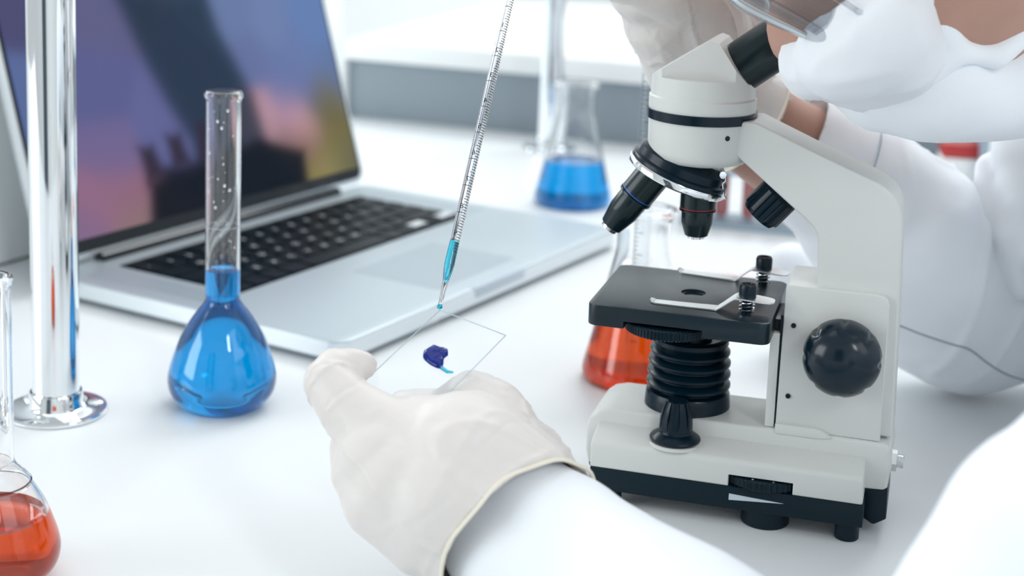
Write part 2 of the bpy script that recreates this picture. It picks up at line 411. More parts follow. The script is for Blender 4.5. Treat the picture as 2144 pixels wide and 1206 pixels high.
ctrl = [((20, 20), (78, 78, 118)), ((190, 30), (98, 98, 140)), ((30, 200), (92, 110, 160)), ((200, 180), (94, 98, 148)), ((340, 250), (100, 104, 155)), ((230, 330), (114, 104, 150)),
        ((200, 440), (152, 110, 140)), ((240, 400), (150, 108, 135)), ((180, 520), (128, 112, 150)), ((280, 480), (140, 125, 118)), ((270, 440), (148, 105, 125)), ((190, 480), (135, 105, 138)),
        ((480, 20), (108, 128, 172)), ((560, 60), (112, 132, 178)), ((600, 160), (104, 122, 172)), ((530, 120), (104, 118, 165)), ((650, 60), (102, 132, 184)), ((600, 205), (115, 122, 168)), ((660, 130), (104, 128, 178)), ((645, 185), (108, 122, 172)), ((690, 150), (98, 122, 168)), ((620, 120), (108, 126, 176)),
        ((610, 245), (205, 155, 172)), ((640, 265), (190, 150, 150)), ((560, 250), (190, 150, 165)), ((600, 300), (128, 104, 104)), ((640, 310), (120, 95, 80)), ((680, 190), (118, 112, 80)), ((670, 225), (105, 100, 62)),
        ((690, 300), (120, 112, 70)), ((690, 350), (150, 140, 92)), ((660, 370), (140, 130, 80)), ((720, 350), (105, 105, 80)), ((410, 200), (100, 100, 150))]
cu = np.array([lidxy(*c[0]) for c in ctrl]); cc = np.array([lin(c[1]) for c in ctrl])
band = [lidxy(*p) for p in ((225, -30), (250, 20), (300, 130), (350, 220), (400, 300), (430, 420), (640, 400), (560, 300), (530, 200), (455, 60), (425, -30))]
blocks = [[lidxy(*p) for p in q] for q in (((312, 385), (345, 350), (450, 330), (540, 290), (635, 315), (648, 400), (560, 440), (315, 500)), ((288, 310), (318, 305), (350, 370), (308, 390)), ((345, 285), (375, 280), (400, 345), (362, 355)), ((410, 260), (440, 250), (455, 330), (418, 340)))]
def pdist(P, poly):
    P = np.array(P); poly = np.array(poly); n = len(poly); ins = np.zeros(len(P), bool); dm = np.full(len(P), 1e9)
    for i in range(n):
        a, c = poly[i], poly[(i + 1) % n]; e = c - a
        tt = np.clip(((P - a) @ e) / (e @ e), 0, 1); dm = np.minimum(dm, np.linalg.norm(P - a - np.outer(tt, e), axis=1))
        cond = (a[1] > P[:, 1]) != (c[1] > P[:, 1])
        xi = a[0] + (P[:, 1] - a[1]) / (c[1] - a[1] + 1e-12) * e[0]
        ins ^= cond & (P[:, 0] < xi)
    return np.where(ins, dm, -dm)
Vp = np.array([(LMi @ (lap.matrix_basis @ v.co))[:2] for v in pic.data.vertices])
D2 = ((Vp[:, None, :] - cu[None]) ** 2).sum(2); Wt = np.exp(-D2 / (2 * 0.0125 ** 2)) + 1e-9 / (D2 + 1e-4)
colr = (Wt @ cc) / Wt.sum(1)[:, None]
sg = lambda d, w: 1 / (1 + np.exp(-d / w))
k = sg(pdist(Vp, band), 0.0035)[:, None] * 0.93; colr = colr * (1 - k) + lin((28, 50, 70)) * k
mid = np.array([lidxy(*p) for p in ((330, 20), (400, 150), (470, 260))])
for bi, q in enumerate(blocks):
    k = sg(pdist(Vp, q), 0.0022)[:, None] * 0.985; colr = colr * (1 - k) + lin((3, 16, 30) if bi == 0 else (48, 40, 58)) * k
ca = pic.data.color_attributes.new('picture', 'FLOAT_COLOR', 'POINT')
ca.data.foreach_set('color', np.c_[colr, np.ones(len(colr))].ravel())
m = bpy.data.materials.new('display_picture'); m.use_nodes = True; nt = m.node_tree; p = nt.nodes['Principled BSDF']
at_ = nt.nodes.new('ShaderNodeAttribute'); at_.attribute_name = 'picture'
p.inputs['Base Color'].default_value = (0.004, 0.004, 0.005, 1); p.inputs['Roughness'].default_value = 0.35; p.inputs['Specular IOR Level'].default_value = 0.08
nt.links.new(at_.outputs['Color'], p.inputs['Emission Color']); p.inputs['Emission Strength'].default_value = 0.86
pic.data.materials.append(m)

# grey equipment case at the far left behind the laptop
q0 = on_z(-3, 566); q1 = on_z(66, 546); ca_ = math.atan2(q1.y - q0.y, q1.x - q0.x)
t = empty('equipment_case', (q0.x, q0.y, 0), ca_, 'pale grey equipment case at the left edge beside the laptop screen', 'case')
link('body', box(-0.2, 0.34, 0.012, 0.30, 0, 0.30, 0.004), 'grey_plastic', t)
link('cover', box(-0.2, 0.34, 0.005, 0.013, 0.002, 0.298, 0.002), 'grey_plastic', t)

# ------------------------------------------------------------------ chrome posts
def post(px, py, label, height):
    c = on_z(px, py)
    t = empty('chrome_post', c, 0, label, 'post', 'chrome posts with screwed floor flanges')
    link('flange', sc(lathe([(0, 0), (26.2, 0), (27, 0.8), (27, 1.9), (26.2, 2.8), (16.5, 3.2), (15, 4.2), (14.2, 6.5), (13.9, 11.6), (13.5, 12.2), (12.6, 12.2), (12.5, 11.0), (12.5, 2), (0, 2)], 96)), 'chrome', t)
    link('pole', sc(lathe([(12.4, 1.5), (12.4, height), (11.0, height), (11.0, 1.5)], 96, closed=True)), 'chrome', t)
    for a in (-95, 25, 145):
        x, y = 20.6 * math.cos(math.radians(a)), 20.6 * math.sin(math.radians(a))
        b = lathe([(0, 2.6), (4.4, 2.6), (4.2, 3.4), (2.6, 4.2), (0, 4.5)], 24, c=(x, y))
        s = link('screw', sc(b), 'screw_head', t)
    return t
post(118, 862, 'chrome tubular post with round flange at the left front of the table', 330)
post(1150, 312, 'out of focus chrome tubular post behind the blue conical flask', 330)

# ------------------------------------------------------------------ glassware
def wall_of(prof, th, floor_th):
    """closed glass shell: outer profile (r,z) bottom to top, inner offset by th"""
    outer = [(r * S, z * S) for r, z in prof]
    inner = [(max(r - th, 0.3) * S, max(z, floor_th) * S) for r, z in prof if r > th + 0.5]
    inner = [p for i, p in enumerate(inner) if i == 0 or p != inner[i - 1]]
    return [(0, 0.0012)] + [(prof[0][0] * S * 0.8, 0.0012)] + outer + inner[::-1] + [(0, floor_th * S)]
def liquid(prof, th, floor_th, level, men=0.6):
    pts = [(r - th + 0.12, max(z, floor_th - 0.1)) for r, z in prof if z < level and r > th]
    for (r0, z0), (r1, z1) in zip(prof, prof[1:]):
        if z0 < level <= z1: rl = r0 + (r1 - r0) * (level - z0) / (z1 - z0); break
    rl -= th - 0.12
    out = [(0, floor_th - 0.1)] + pts + [(rl, level), (rl * 0.93, level - men * 0.7), (rl * 0.8, level - men), (0, level - men)]
    return [(r * S, z * S) for r, z in out]
volum = smoothpts([(17, 0), (20, 0.5), (23.5, 3), (27.8, 8.5), (29.3, 15), (28.6, 21), (26.6, 28), (23.2, 37.5), (18.8, 46), (14.5, 52.5), (11.0, 57), (9.5, 60), (9.3, 62.5), (9.3, 80)], 5)
def vflask(c, label, s, lv, liqm, neck_top=174, ring=101, srad=1.0):
    t = empty('volumetric_flask', c, 0, label, 'flask')
    pr = [(r * srad if z < 50 else r, z * s) for r, z in volum] if srad != 1 else [(r, z * s) for r, z in volum]
    pr = pr + [(9.3, neck_top - 5.5), (9.4, neck_top - 4.2), (10.2, neck_top - 3.2), (10.3, neck_top - 1.5), (9.6, neck_top), (8.9, neck_top + 0.2)]
    link('glass_body', lathe(wall_of(pr, 1.15, 2.4), 96), 'glass', t, 50)
    link('liquid', lathe(liquid(pr, 1.15, 2.4, lv), 96), liqm, t, 50)
    if ring: link('fill_line', sc(lathe([(9.30, ring), (9.40, ring), (9.40, ring + 0.3), (9.30, ring + 0.3)], 64, closed=True)), 'print_white', t)
    return t
vb = vflask(on_z(465, 848), 'blue liquid filled pear shaped volumetric flask left of the gloved hand', 1.0, 77, 'blue_liquid')
for i in range(34):
    a = random.uniform(-2.6, -0.5); z = random.uniform(84, 166); r = random.choice((0.25, 0.35, 0.45, 0.7)) * S
    b = bmesh.new(); ico(b, (8.0 * S * math.cos(a), 8.0 * S * math.sin(a), z * S), (r, r, r * 1.3), 2)
    link('droplet', b, 'glass', vb, 0)
vflask(on_z(-14, 1213), 'orange volumetric flask cut off by the lower left corner', 0.86, 29, 'orange_liquid', 130, None, 0.93)
conic = smoothpts([(28, 0), (31.5, 0.8), (33.6, 4.5), (33.4, 9), (31.5, 17), (27, 35), (22.5, 55), (18.5, 72), (16.8, 80), (16.4, 86), (16.4, 97)], 5) + [(16.8, 101), (18.4, 103.5), (20.0, 105), (20.6, 106.3), (20.0, 107.6), (18.6, 108)]
def conical(c, label, s, lv, liqm):
    t = empty('conical_flask', c, 0, label, 'flask')
    pr = [(r * s, z * s) for r, z in conic]
    link('glass_body', lathe(wall_of(pr, 1.3, 2.2), 80), 'glass', t, 50)
    link('liquid', lathe(liquid(pr, 1.3, 2.2, lv), 80), liqm, t, 50)
    return t
conical(on_z(1198, 426), 'conical flask half full of blue liquid standing behind the laptop', 1.0, 39, 'blue_liquid')
OE = on_z(1332, 792)
conical(OE, 'conical flask of orange liquid behind the microscope stage', 0.96, 42, 'orange_liquid')
# graduated glass tube standing in the orange flask
tb = empty('measuring_tube', (OE.x - 0.001, OE.y, 0.0024), 0, 'upright graduated glass tube standing in the orange conical flask', 'tube')
link('glass_tube', sc(lathe([(4.6, 0.2), (4.9, 0.5), (4.9, 184), (4.2, 185), (3.7, 184), (3.7, 2), (0, 1.4), (0, 0.2)], 40)), 'sheet_glass', tb, 50)
b = None
for i in range(60):
    z = 22 + i * 2.6; L = 1.1 if i % 5 == 0 else 0.6
    for k in range(3):
        a = math.radians(-135) + L * (k - 1) * 0.5
    n = 6; pts = [(4.95 * math.cos(math.radians(-150) + L * j / n), 4.95 * math.sin(math.radians(-150) + L * j / n)) for j in range(n + 1)]
    b = tube([(x, y, z) for x, y in pts], 0.22, 4, b)
o = link('graduation_marks', sc(b), 'print_black', tb, 0)
b = tube([(4.95 * math.cos(math.radians(-150)), 4.95 * math.sin(math.radians(-150)), z) for z in (20, 180)], 0.14, 4)
link('scale_line', sc(b), 'print_black', tb, 0)
# shallow dish behind the stage
c = on_z(1520, 622)
t = empty('petri_dish', c, 0, 'shallow glass dish of red liquid behind the microscope stage', 'dish')
link('dish', sc(lathe([(0, 0), (25, 0), (25.5, 0.5), (25.5, 11), (24.2, 11), (24.2, 1.4), (0, 1.4)], 64)), 'glass', t)
link('liquid', sc(lathe([(0, 1.3), (24.4, 1.3), (24.4, 9), (0, 9)], 64)), 'dish_red', t)

# ------------------------------------------------------------------ microscope (local millimetres, x toward the limb, y away)
MR = math.radians(-15.5)
ms = empty('microscope', (0.0900, 0.7265, 0), MR, 'white and black compound microscope standing at the right of the table', 'microscope')
def mp(name, bm, m, parent=None, sharp=35, label=None): return link(name, sc(bm), m, parent or ms, sharp, label)
cov = prism([(-35.3, 19.8), (-35.3, 31.5), (-33.6, 33.2), (-20, 37.4), (20, 37.4), (33.6, 33.2), (35.3, 31.5), (35.3, 19.8)], -39.2, 87.4, 'x', 1.1, 3)
for v in cov.verts:                       # ends bow a little
    if v.co.x > 80: v.co.x += 1.2 * (v.co.z - 20) / -18 * 0.6
cover = mp('base_cover', cov, 'scope_white')
bb = mp('base_ridge', prism([(-43.2, 15), (-44.9, 22), (-45.0, 34), (-43.4, 39), (-39, 42.6), (-33, 44.2), (60, 45.0), (95.5, 44.6), (97.6, 42), (98.4, 34), (97.3, 23.7), (96.5, 22)], -20.5, 20.5, 'y', 1.6, 3), 'scope_white')
bbox = box(26.2, 55.9, -40, -20.4, 15, 25.7)
cut(cover, sc(bbox))
mp('base_tray', prism([(-34.4, 8.6), (-35.2, 19.9), (35.2, 19.9), (34.4, 8.6)], -39.0, 88.0, 'x', 0.5, 2), 'scope_black')
mp('tray_end', prism([(-42.6, 14), (-44.0, 20), (-40, 20), (-40, 13)], -20, 20, 'y', 0.4), 'scope_black')
mp('tray_end', prism([(92.8, 5.2), (97.9, 8.5), (97.6, 23.6), (86, 23.6), (86, 8.6), (91.5, 5.2)], -20.2, 20.2, 'y', 0.8), 'scope_black')
mp('notch_lining', box(27, 55, -30, -21, 20, 25.5), 'gloss_black')
def knurl(n, d): return lambda a, r, z: r + (d if math.sin(a * n) > 0 else 0)
wh = mp('brightness_wheel', lathe([(0, 20.2), (19.2, 20.2), (19.8, 20.8), (19.8, 24.2), (19.2, 24.7), (17, 24.9), (0, 24.9)], 240, c=(41.5, -18.2), mod=lambda a, r, z: r + (0.5 if r > 19 and math.sin(a * 50) > 0 else 0)), 'scope_black', sharp=25)
mp('dimming_symbol', prism([(27.1, 13.4), (52.1, 15.2), (27.1, 16.4)], -35.35, -34.7, 'y'), 'print_white', label='white tapering brightness wedge mark')
for s_, a in (('6', -103), ('7', -72)):
    M = Matrix.Translation((41.5 + 17.6 * math.cos(math.radians(a)), -18.2 + 17.6 * math.sin(math.radians(a)), 24.9)) @ Matrix.Rotation(math.radians(a + 90 + 180), 4, 'Z') @ Matrix.Diagonal((1, 1, 1, 1))
    o = text(s_, 2.4, M, 'print_white', wh, 'numeral'); o.data.transform(Matrix.Scale(S, 4))
for x, y, r in ((81, -27, 5.6), (-30, -29, 5.6), (81, 27, 5.6), (-30, 27, 5.6), (43, -22, 11.3)):
    mp('foot', lathe([(0, 0), (r - 0.5, 0), (r, 0.6), (r, 9), (0, 9)], 40, c=(x, y)), 'scope_black')
# illuminator housing
prof = [(0, 43), (20.8, 43), (20.6, 44.5), (20.2, 51.0), (19.6, 52.0)]
for z, r in ((54.5, 20.2), (59.9, 20.0), (65.3, 19.8), (70.7, 19.3)):
    prof += [(r - 3.4, z - 1.9), (r - 3.4, z - 0.9), (r - 0.7, z - 0.3), (r, z + 0.5), (r, z + 1.6), (r - 0.7, z + 2.4)]
prof += [(17.0, 74.2), (17.6, 75), (18.4, 76), (18.3, 78), (17.4, 78.8), (15.8, 79), (15.2, 78.2), (10.5, 78), (10, 79.4), (8.2, 79.6), (8, 78.6), (0, 78.4)]
il = mp('illuminator', lathe(prof, 96), 'gloss_black', label='ribbed black lamp housing')
mp('condenser_lens', lathe([(7.5, 78.5), (7.3, 80), (4, 82), (0, 82.6)], 40), 'lens', il)
# filter dial on the shoulder
dx, dy = -1.0, -24.5
dl = mp('dial_flange', lathe([(0, 35), (11.9, 35.2), (12.1, 36.0), (11.5, 36.9), (8.2, 39.0), (7.9, 40), (0, 40)], 64, c=(dx, dy)), 'gloss_black')
mp('dial_boss', lathe([(0, 33), (12.6, 33), (12.6, 34.2), (12.2, 34.5), (0, 34.5)], 64, c=(dx, dy)), 'scope_white')
mp('lamp_dial', lathe([(7.7, 39), (7.9, 41), (7.6, 46), (6.6, 50.5), (5.2, 54.0), (4.6, 54.4), (0, 54.0)], 160, c=(dx, dy), mod=lambda a, r, z: r * (1 - (0.13 if abs(math.sin(a * 5)) < 0.30 and 41 < z < 54.2 else 0))), 'gloss_black', sharp=25)
# stage
st = mp('stage', prism(rrect(-43.4, 41, -38.6, 37.5, 5, 6), 90, 100, 'z', 0.5, 2), 'stage_black')
cut(st, sc(box(-25.9, 10.6, -45, -3, 86, 93.6)))
cut(st, sc(lathe([(0, 80), (5.3, 80), (5.3, 98.5), (5.9, 98.9), (5.9, 110), (0, 110)], 48)))
mp('aperture_ring', lathe([(4.9, 94), (5.35, 94), (5.35, 97.5), (4.9, 97.5)], 48, closed=True), 'steel', st)
mp('diaphragm_glass', lathe([(0, 94.2), (4.9, 94.2), (4.9, 94.8), (0, 94.8)], 40), 'lens', st)
mp('diaphragm_disc', lathe([(0, 86.8), (19.4, 86.8), (20.2, 87.4), (20.2, 91.2), (19.4, 91.8), (13, 92.2), (0, 92.2)], 360, c=(-7.8, -20.6), mod=lambda a, r, z: r + (0.5 if r > 19 and math.sin(a * 72) > 0 else 0)), 'scope_black', sharp=25)
mp('stage_bracket', box(34, 44.6, -14, 14, 84, 96, 1), 'scope_black')
def clip(tip, root, tail, zz=100.2):
    """flat spring clip from its raised tip to the tail past the post"""
    t_, r_, e_ = Vector(tip), Vector(root), Vector(tail)
    d = (r_ - t_); L = d.length; d.normalize(); sd = Vector((-d.y, d.x, 0))
    st_ = [(-1.4, 1.3, 1.0), (-0.6, 0.9, 1.7), (0.6, 0.45, 2.0), (3, 0.15, 2.2), (L * 0.62, 0.3, 2.6), (L * 0.70, 0.8, 3.0), (L * 0.86, 6.4, 3.6), (L * 0.92, 7.0, 3.8), (L, 7.0, 3.8), (L + 6, 6.6, 3.8), (L + 11, 6.3, 3.0), (L + 12.5, 6.2, 1.6)]
    b = bmesh.new(); rs = []
    for s_, h, w in smoothpts(st_, 4):
        p = t_ + d * s_ + Vector((0, 0, h)); rs.append([b.verts.new(p + sd * w * 1.45 * k + Vector((0, 0, zo))) for k, zo in ((-1, 0), (1, 0), (1, 0.55), (-1, 0.55))])
    for A, B in zip(rs, rs[1:]):
        for k in range(4): b.faces.new((A[k], A[(k + 1) % 4], B[(k + 1) % 4], B[k]))
    b.faces.new(rs[0]); b.faces.new(rs[-1][::-1]); return b
for yy, tx, px_ in ((-23.2, -15, 28.4), (29.3, -12, 29.5)):
    tipy = yy - 0.5 if yy < 0 else yy + 5
    cl = mp('spring_clip', clip((tx, tipy, 100), (px_, yy, 100), (40, yy, 100)), 'steel', st)
    mp('spring', tube([(px_ + 3.3 * math.cos(a), yy + 3.3 * math.sin(a), 100.6 + a * 0.262) for a in np.linspace(0, 2 * PI * 3.6, 90)], 0.36, 6), 'chrome', cl)
    mp('clip_post', lathe([(0, 99.5), (2.3, 99.5), (2.3, 107), (0, 107)], 24, c=(px_, yy)), 'gloss_black', cl)
    mp('clip_cap', lathe([(0, 107), (3.9, 107.2), (4.0, 108), (4.0, 112.6), (3.5, 113.6), (2.6, 113.6), (2.4, 113.1), (0, 113.1)], 48, c=(px_, yy)), 'gloss_black', cl)
# limb: carriage, housing, arm
mp('stage_carriage', box(39.6, 43.8, -19, 19, 45.2, 90.4, 0.3), 'scope_white')
mp('slide_gap', box(43.6, 45.2, -17.5, 17.5, 46, 99), 'gloss_black', label='dark slit behind the carriage')
hp = [(44.6, 45), (92.3, 44.8), (91.8, 108.5)] + [(91.6 - 5 + 5 * math.cos(t), 108.8 + 5 * math.sin(t)) for t in np.linspace(0.1, PI / 2, 6)] + [(46.0, 114), (45.2, 113.2)]
mp('focus_housing', prism(hp, -19, 19, 'y', 0.9, 3), 'scope_white')
mp('housing_lip', prism([(44.6, 43), (64, 43), (71, 44), (66, 47.2), (62, 47.8), (44.6, 47.8)], -21.2, 21.2, 'y', 0.5), 'scope_white')
arc = lambda cx, cz, r, a0, a1, n=8: [(cx + r * math.cos(math.radians(a0 + (a1 - a0) * i / n)), cz + r * math.sin(math.radians(a0 + (a1 - a0) * i / n))) for i in range(n + 1)]
armp = [(14, 185.0), (9.6, 176), (9.8, 162.9), (17.6, 171.4), (50.5, 145.2)] + smoothpts([(52.5, 143.4), (55.8, 140.0), (57.6, 135.0), (57.9, 130)], 3) + [(58.9, 112), (60, 46), (97.8, 46), (95.6, 118), (94.4, 148)] + smoothpts([(94.0, 151), (92.0, 156.4), (87.8, 161.2), (82.5, 164.6)], 3) + [(55.2, 175.2), (26.5, 187.2), (20, 187.2)]
mp('arm', prism(armp, -15.2, 15.2, 'y', 1.5, 4, ang=25), 'scope_white')
def knob(side):
    M = frame((73.2, side * 19, 86.4), (0, side, 0))
    pr = [(0, 0), (7, 0), (7, 4.5), (13.5, 4.6), (16.2, 6.2), (17.5, 9.5), (17.6, 13), (16.9, 17), (14.6, 21.5), (11.5, 24.6), (7.5, 26.6), (3.5, 27.5), (0, 27.8)]
    pr = pr[:3] + smoothpts(pr[3:-1], 3) + [pr[-1]]
    def md(a, r, z):
        if z < 5: return r
        k = max(0, math.cos(a * 8)) ** 4 * math.exp(-((z - 14) / 4.5) ** 2)
        return r - 1.15 * k
    kb = mp('focus_knob', lathe(pr, 192, M=M, mod=md), 'knob_black', sharp=60, label='large round scalloped focus knob')
knob(-1); knob(1)
for x, z in ((49.8, 95.2), (49.5, 61.2)): mp('screw_hole', lathe([(0, 0), (1.15, 0), (1.15, 0.6), (0, 0.6)], 24, M=frame((x, -18.9, z), (0, -1, 0))), 'gloss_black')
# head
hx = -1.0
mp('head_body', lathe([(0, 158.4), (10.6, 158.6), (11.0, 159.4), (11.2, 163.5), (17.0, 164.2), (21.5, 165.4), (23.8, 167.4), (24.6, 170.5), (24.9, 186), (0, 186)], 96, c=(hx, 0)), 'scope_white')
mp('black_band', lathe([(24.5, 184.8), (25.8, 185), (25.9, 189.4), (24.5, 189.6)], 96, c=(hx, 0), closed=True), 'gloss_black')
mp('rotating_head', lathe([(0, 188.5), (25.1, 188.5), (25.2, 195.4), (24.4, 196.2), (24.2, 203.2), (23.2, 204.4), (0, 204.6)], 96, c=(hx, 0)), 'scope_white')
mp('head_screw_hole', lathe([(0, 0), (1.2, 0), (1.2, 0.6), (0, 0.6)], 24, M=frame((hx + 24.4 * math.cos(math.radians(-52)), 24.4 * math.sin(math.radians(-52)), 179.6), (math.cos(math.radians(-52)), math.sin(math.radians(-52)), 0))), 'gloss_black')
wd = prism([(-24.6, 200), (-24.4, 204.8), (2.4, 222.8), (4.2, 223.6), (7.6, 222.4), (24.0, 199.4), (23.8, 196.6)], -25, 25, 'y')
wedge = mp('prism_housing', wd, 'scope_white')
cyl = bmesh.new()
# trim the wedge to the round head, with flat cheeks
cut(wedge, sc(lathe([(24.2, 150), (60, 150), (60, 260), (24.2, 260)], 96, c=(hx, 0), closed=True)))
cut(wedge, sc(box(-60, 60, -60, -17.2, 205.2, 260)))
cut(wedge, sc(box(-60, 60, 17.2, 60, 205.2, 260)))
cyl.free()
me = wedge.data; bm = bmesh.new(); bm.from_mesh(me); bmesh.ops.remove_doubles(bm, verts=bm.verts, dist=1e-5); bmesh.ops.dissolve_degenerate(bm, dist=1e-5, edges=bm.edges); bm.to_mesh(me); bm.free(); me.set_sharp_from_angle(angle=math.radians(30))
ea = Vector((0.788, 0, 0.616)); ec = Vector((13.6, 0, 208.6))
M = frame(ec, ea, (0, 1, 0))
mp('eyepiece_collar', lathe([(0, -3), (12.6, -3), (12.6, 0.6), (0, 0.6)], 64, M=M), 'scope_white')
ep = mp('eyepiece', lathe([(0, 0.5), (11.4, 0.5), (11.9, 1.0), (11.9, 26.5), (11.2, 27.5), (9.2, 27.5), (8.2, 25), (0, 24.6)], 72, M=M), 'satin_black')
mp('eye_lens', lathe([(0, 24.7), (7.6, 24.7), (4, 25.6), (0, 26)], 40, M=M), 'lens', ep)
# revolving nosepiece
ta = math.radians(20.5); nd = Vector((-math.sin(ta), 0, -math.cos(ta))); nc = Vector((-10.4, 0, 158.0))
M = frame(nc, nd, (0, 1, 0))
npc = mp('nosepiece', lathe([(0, -11), (15, -11), (19.2, -9.4), (21.6, -7.0), (22.0, -3.4), (23.6, -2.6), (24.0, -1.2), (23.8, 0), (0, 0)], 96, M=M), 'gloss_black')
mp('nosepiece_ring', lathe([(20, -0.6), (24.3, -0.6), (24.7, 0), (24.7, 2.2), (24.2, 2.8), (20, 2.8)], 96, M=M, closed=True), 'chrome', npc)
mp('turret_plate', lathe([(0, 2), (22.6, 2), (20.6, 3.2), (13, 6.0), (0, 7.5)], 96, M=M), 'satin_black', npc)
def objective(p, d, rings, col):
    M = frame(p, d, (0, 1, 0)); L = rings
    o = mp('objective', lathe([(0, -3), (8.4, -3), (8.45, 0), (8.45, 12.2 * L)] + [(7.6, 12.4 * L), (7.5, 13 * L)] + [(7.6, 13.4 * L), (7.5, 21.5 * L), (7.3, 22.5 * L), (5.5, 30 * L), (5.1, 30.3 * L), (0, 30.3 * L)], 72, M=M), 'satin_black', npc)
    mp('objective_ring', lathe([(7.6, 12.6 * L), (8.7, 12.7 * L), (8.7, 13.7 * L), (7.6, 13.8 * L)], 72, M=M, closed=True), 'satin_black', o)
    mp('colour_ring', lathe([(7.6, 11.6 * L), (8.52, 11.6 * L), (8.52, 12.2 * L), (7.6, 12.2 * L)], 72, M=M, closed=True), col, o, label='blue ring' if 'blue' in col else 'red ring')
    mp('front_lens', lathe([(0, 29.8 * L), (4.3, 29.8 * L), (4.2, 31.8 * L), (3.4, 32.4 * L), (0, 32.4 * L)], 40, M=M), 'chrome', o)
objective((-0.4, 0, 150.5), (0, 0, -1), 0.735, 'print_red')
objective((-21.8, 0, 156.4), (-0.585, 0, -0.811), 1.13, 'print_blue')
mp('objective_plug', lathe([(0, 0), (4, 0), (4, 3), (3, 4), (0, 4.2)], 24, M=frame(nc + nd * 3 + Vector((2, 14, 0)), nd)), 'steel', npc)
mp('stop_spring', tube([(10.4, -4, 161.8), (12.2, -4.4, 160.5), (12.6, -4.6, 157), (11.2, -4.6, 155.5), (11.8, -4.6, 151.5), (12.2, -4.4, 148.5), (13.0, -4.2, 147.8), (11.6, -4.2, 151), (9.6, -4, 151.4)], 0.55, 8), 'chrome', npc)
mp('stop_screw', lathe([(0, 0), (1.7, 0), (1.7, 1.2), (0, 1.4)], 20, M=frame((11.0, -5.6, 159.8), (0.5, -1, 0))), 'chrome', npc)
# clamp knob under the arm
kd_ = Vector((-0.64, 0, -0.77)); kc = Vector((37.6, 0, 151.8))
mp('clamp_knob', lathe([(0, -2), (8.6, -2), (9.9, 0), (9.9, 12), (8.8, 14.2), (0, 14.6)], 180, M=frame(kc, kd_, (0, 1, 0)), mod=lambda a, r, z: r - (0.5 if r > 9 and abs(math.sin(a * 10)) < 0.25 else 0)), 'gloss_black', sharp=25)
# power socket bolt
nb = mp('socket_nut', lathe([(0, 0), (5.0, 0), (5.0, 2.6), (0, 2.6)], 6, M=frame((97.8, -4, 31.2), (1, 0, 0))), 'steel')
mp('socket_washer', lathe([(0, -0.3), (5.6, -0.3), (5.6, 0.3), (0, 0.3)], 40, M=frame((97.9, -4, 31.2), (1, 0, 0))), 'steel')
pr = [(0, 2)]
for i in range(4): pr += [(2.9, 2.6 + i * 0.8), (3.3, 3.0 + i * 0.8)]
mp('socket_thread', lathe(pr + [(2.8, 5.9), (0, 5.9)], 32, M=frame((97.8, -4, 31.2), (1, 0, 0))), 'steel')

# ------------------------------------------------------------------ pipette held by the upper hand
PT = at(921, 641, 0.668); PB = at(1092, -110, 0.735)
pd = (PB - PT).normalized(); PL = (PB - PT).length
pip = empty('glass_pipette', PT, 0, 'slim graduated glass pipette with numerals pointing down at the glass slide', 'pipette')
M = frame((0, 0, 0), pd, CR.cross(pd))
k = 1 / S
po = [(0.45, 0), (0.8, 0.5), (1.0, 6), (1.35, 12), (1.9, 15.5), (2.25, 19), (2.15, 27), (2.15, PL * k + 25)]
pinn = [(1.35, PL * k + 25), (1.35, 27), (1.5, 20), (1.1, 15.5), (0.7, 12), (0.4, 6), (0.25, 0)]
link('glass_tube', sc(lathe(po + pinn, 40, M=M, closed=True)), 'sheet_glass' if False else 'glass', pip, 60)
link('liquid', sc(lathe([(0, 8), (0.8, 12), (1.2, 15.5), (1.6, 20), (1.45, 27), (1.45, 29.5), (0, 29.2)], 32, M=M)), 'teal_liquid', pip, 60, label='pale teal liquid')
b = bmesh.new(); ico(b, pd * -0.0003, 0.00125, 3); link('droplet', b, 'teal_liquid', pip, 0)
# scale facing the lens: build arcs on the tube
side = CR - pd * CR.dot(pd); side.normalize(); out_ = pd.cross(side) if pd.cross(side).dot(-_w) > 0 else side.cross(pd)
b = None
def at_tube(s_, a): return pd * s_ + (out_ * math.cos(a) + side * math.sin(a)) * 0.00220
p1 = at(950, 500, 0.682); s9 = (p1 - PT).dot(pd)
step = ((at(1055, 55, 0.715) - PT).dot(pd) - s9) / 8
for i in range(-4, 100):
    s_ = s9 - 0.0016 + i * step / 10
    a0, a1 = (0.25, 1.35) if i % 10 else (-0.9, 1.35)
    if i % 10 and i % 5 == 0: a0 = 0.0
    b = tube([at_tube(s_, a0 + (a1 - a0) * j / 6) for j in range(7)], 0.00015, 4, b)
link('graduation_marks', b, 'print_black', pip, 0)
for n_ in range(9):
    s_ = s9 + (8 - n_) * step + 0.0012
    Mx = Matrix((-side * -1, pd, out_)).transposed().to_4x4(); Mx.translation = pd * s_ + out_ * 0.00226 - side * 0.0003
    text(str(n_ + 1), 0.0034, Mx, 'print_black', pip, 'numeral', True, 0.00002)

# ------------------------------------------------------------------ glass slide with blue stain
dS = 0.672
SA = at(921, 649, dS); SB = at(1059, 702, dS - 0.017)
SCp = at(793, 757, dS - 0.026)
ux = (SB - SA); wS = ux.length; ux.normalize(); uy = (SCp - SA); uy = (uy - ux * uy.dot(ux)).normalized(); un = ux.cross(uy)
if un.z < 0: un = -un
sl = empty('glass_slide', SA, 0, 'thin glass slide pinched between the gloved fingers, a blue stain on it', 'slide')
b = box(0, wS, 0, 0.055, -0.0005, 0.0005)
Ms = Matrix((ux, uy, un)).transposed().to_4x4(); b.transform(Ms)
link('glass_plate', b, 'sheet_glass', sl, 30)
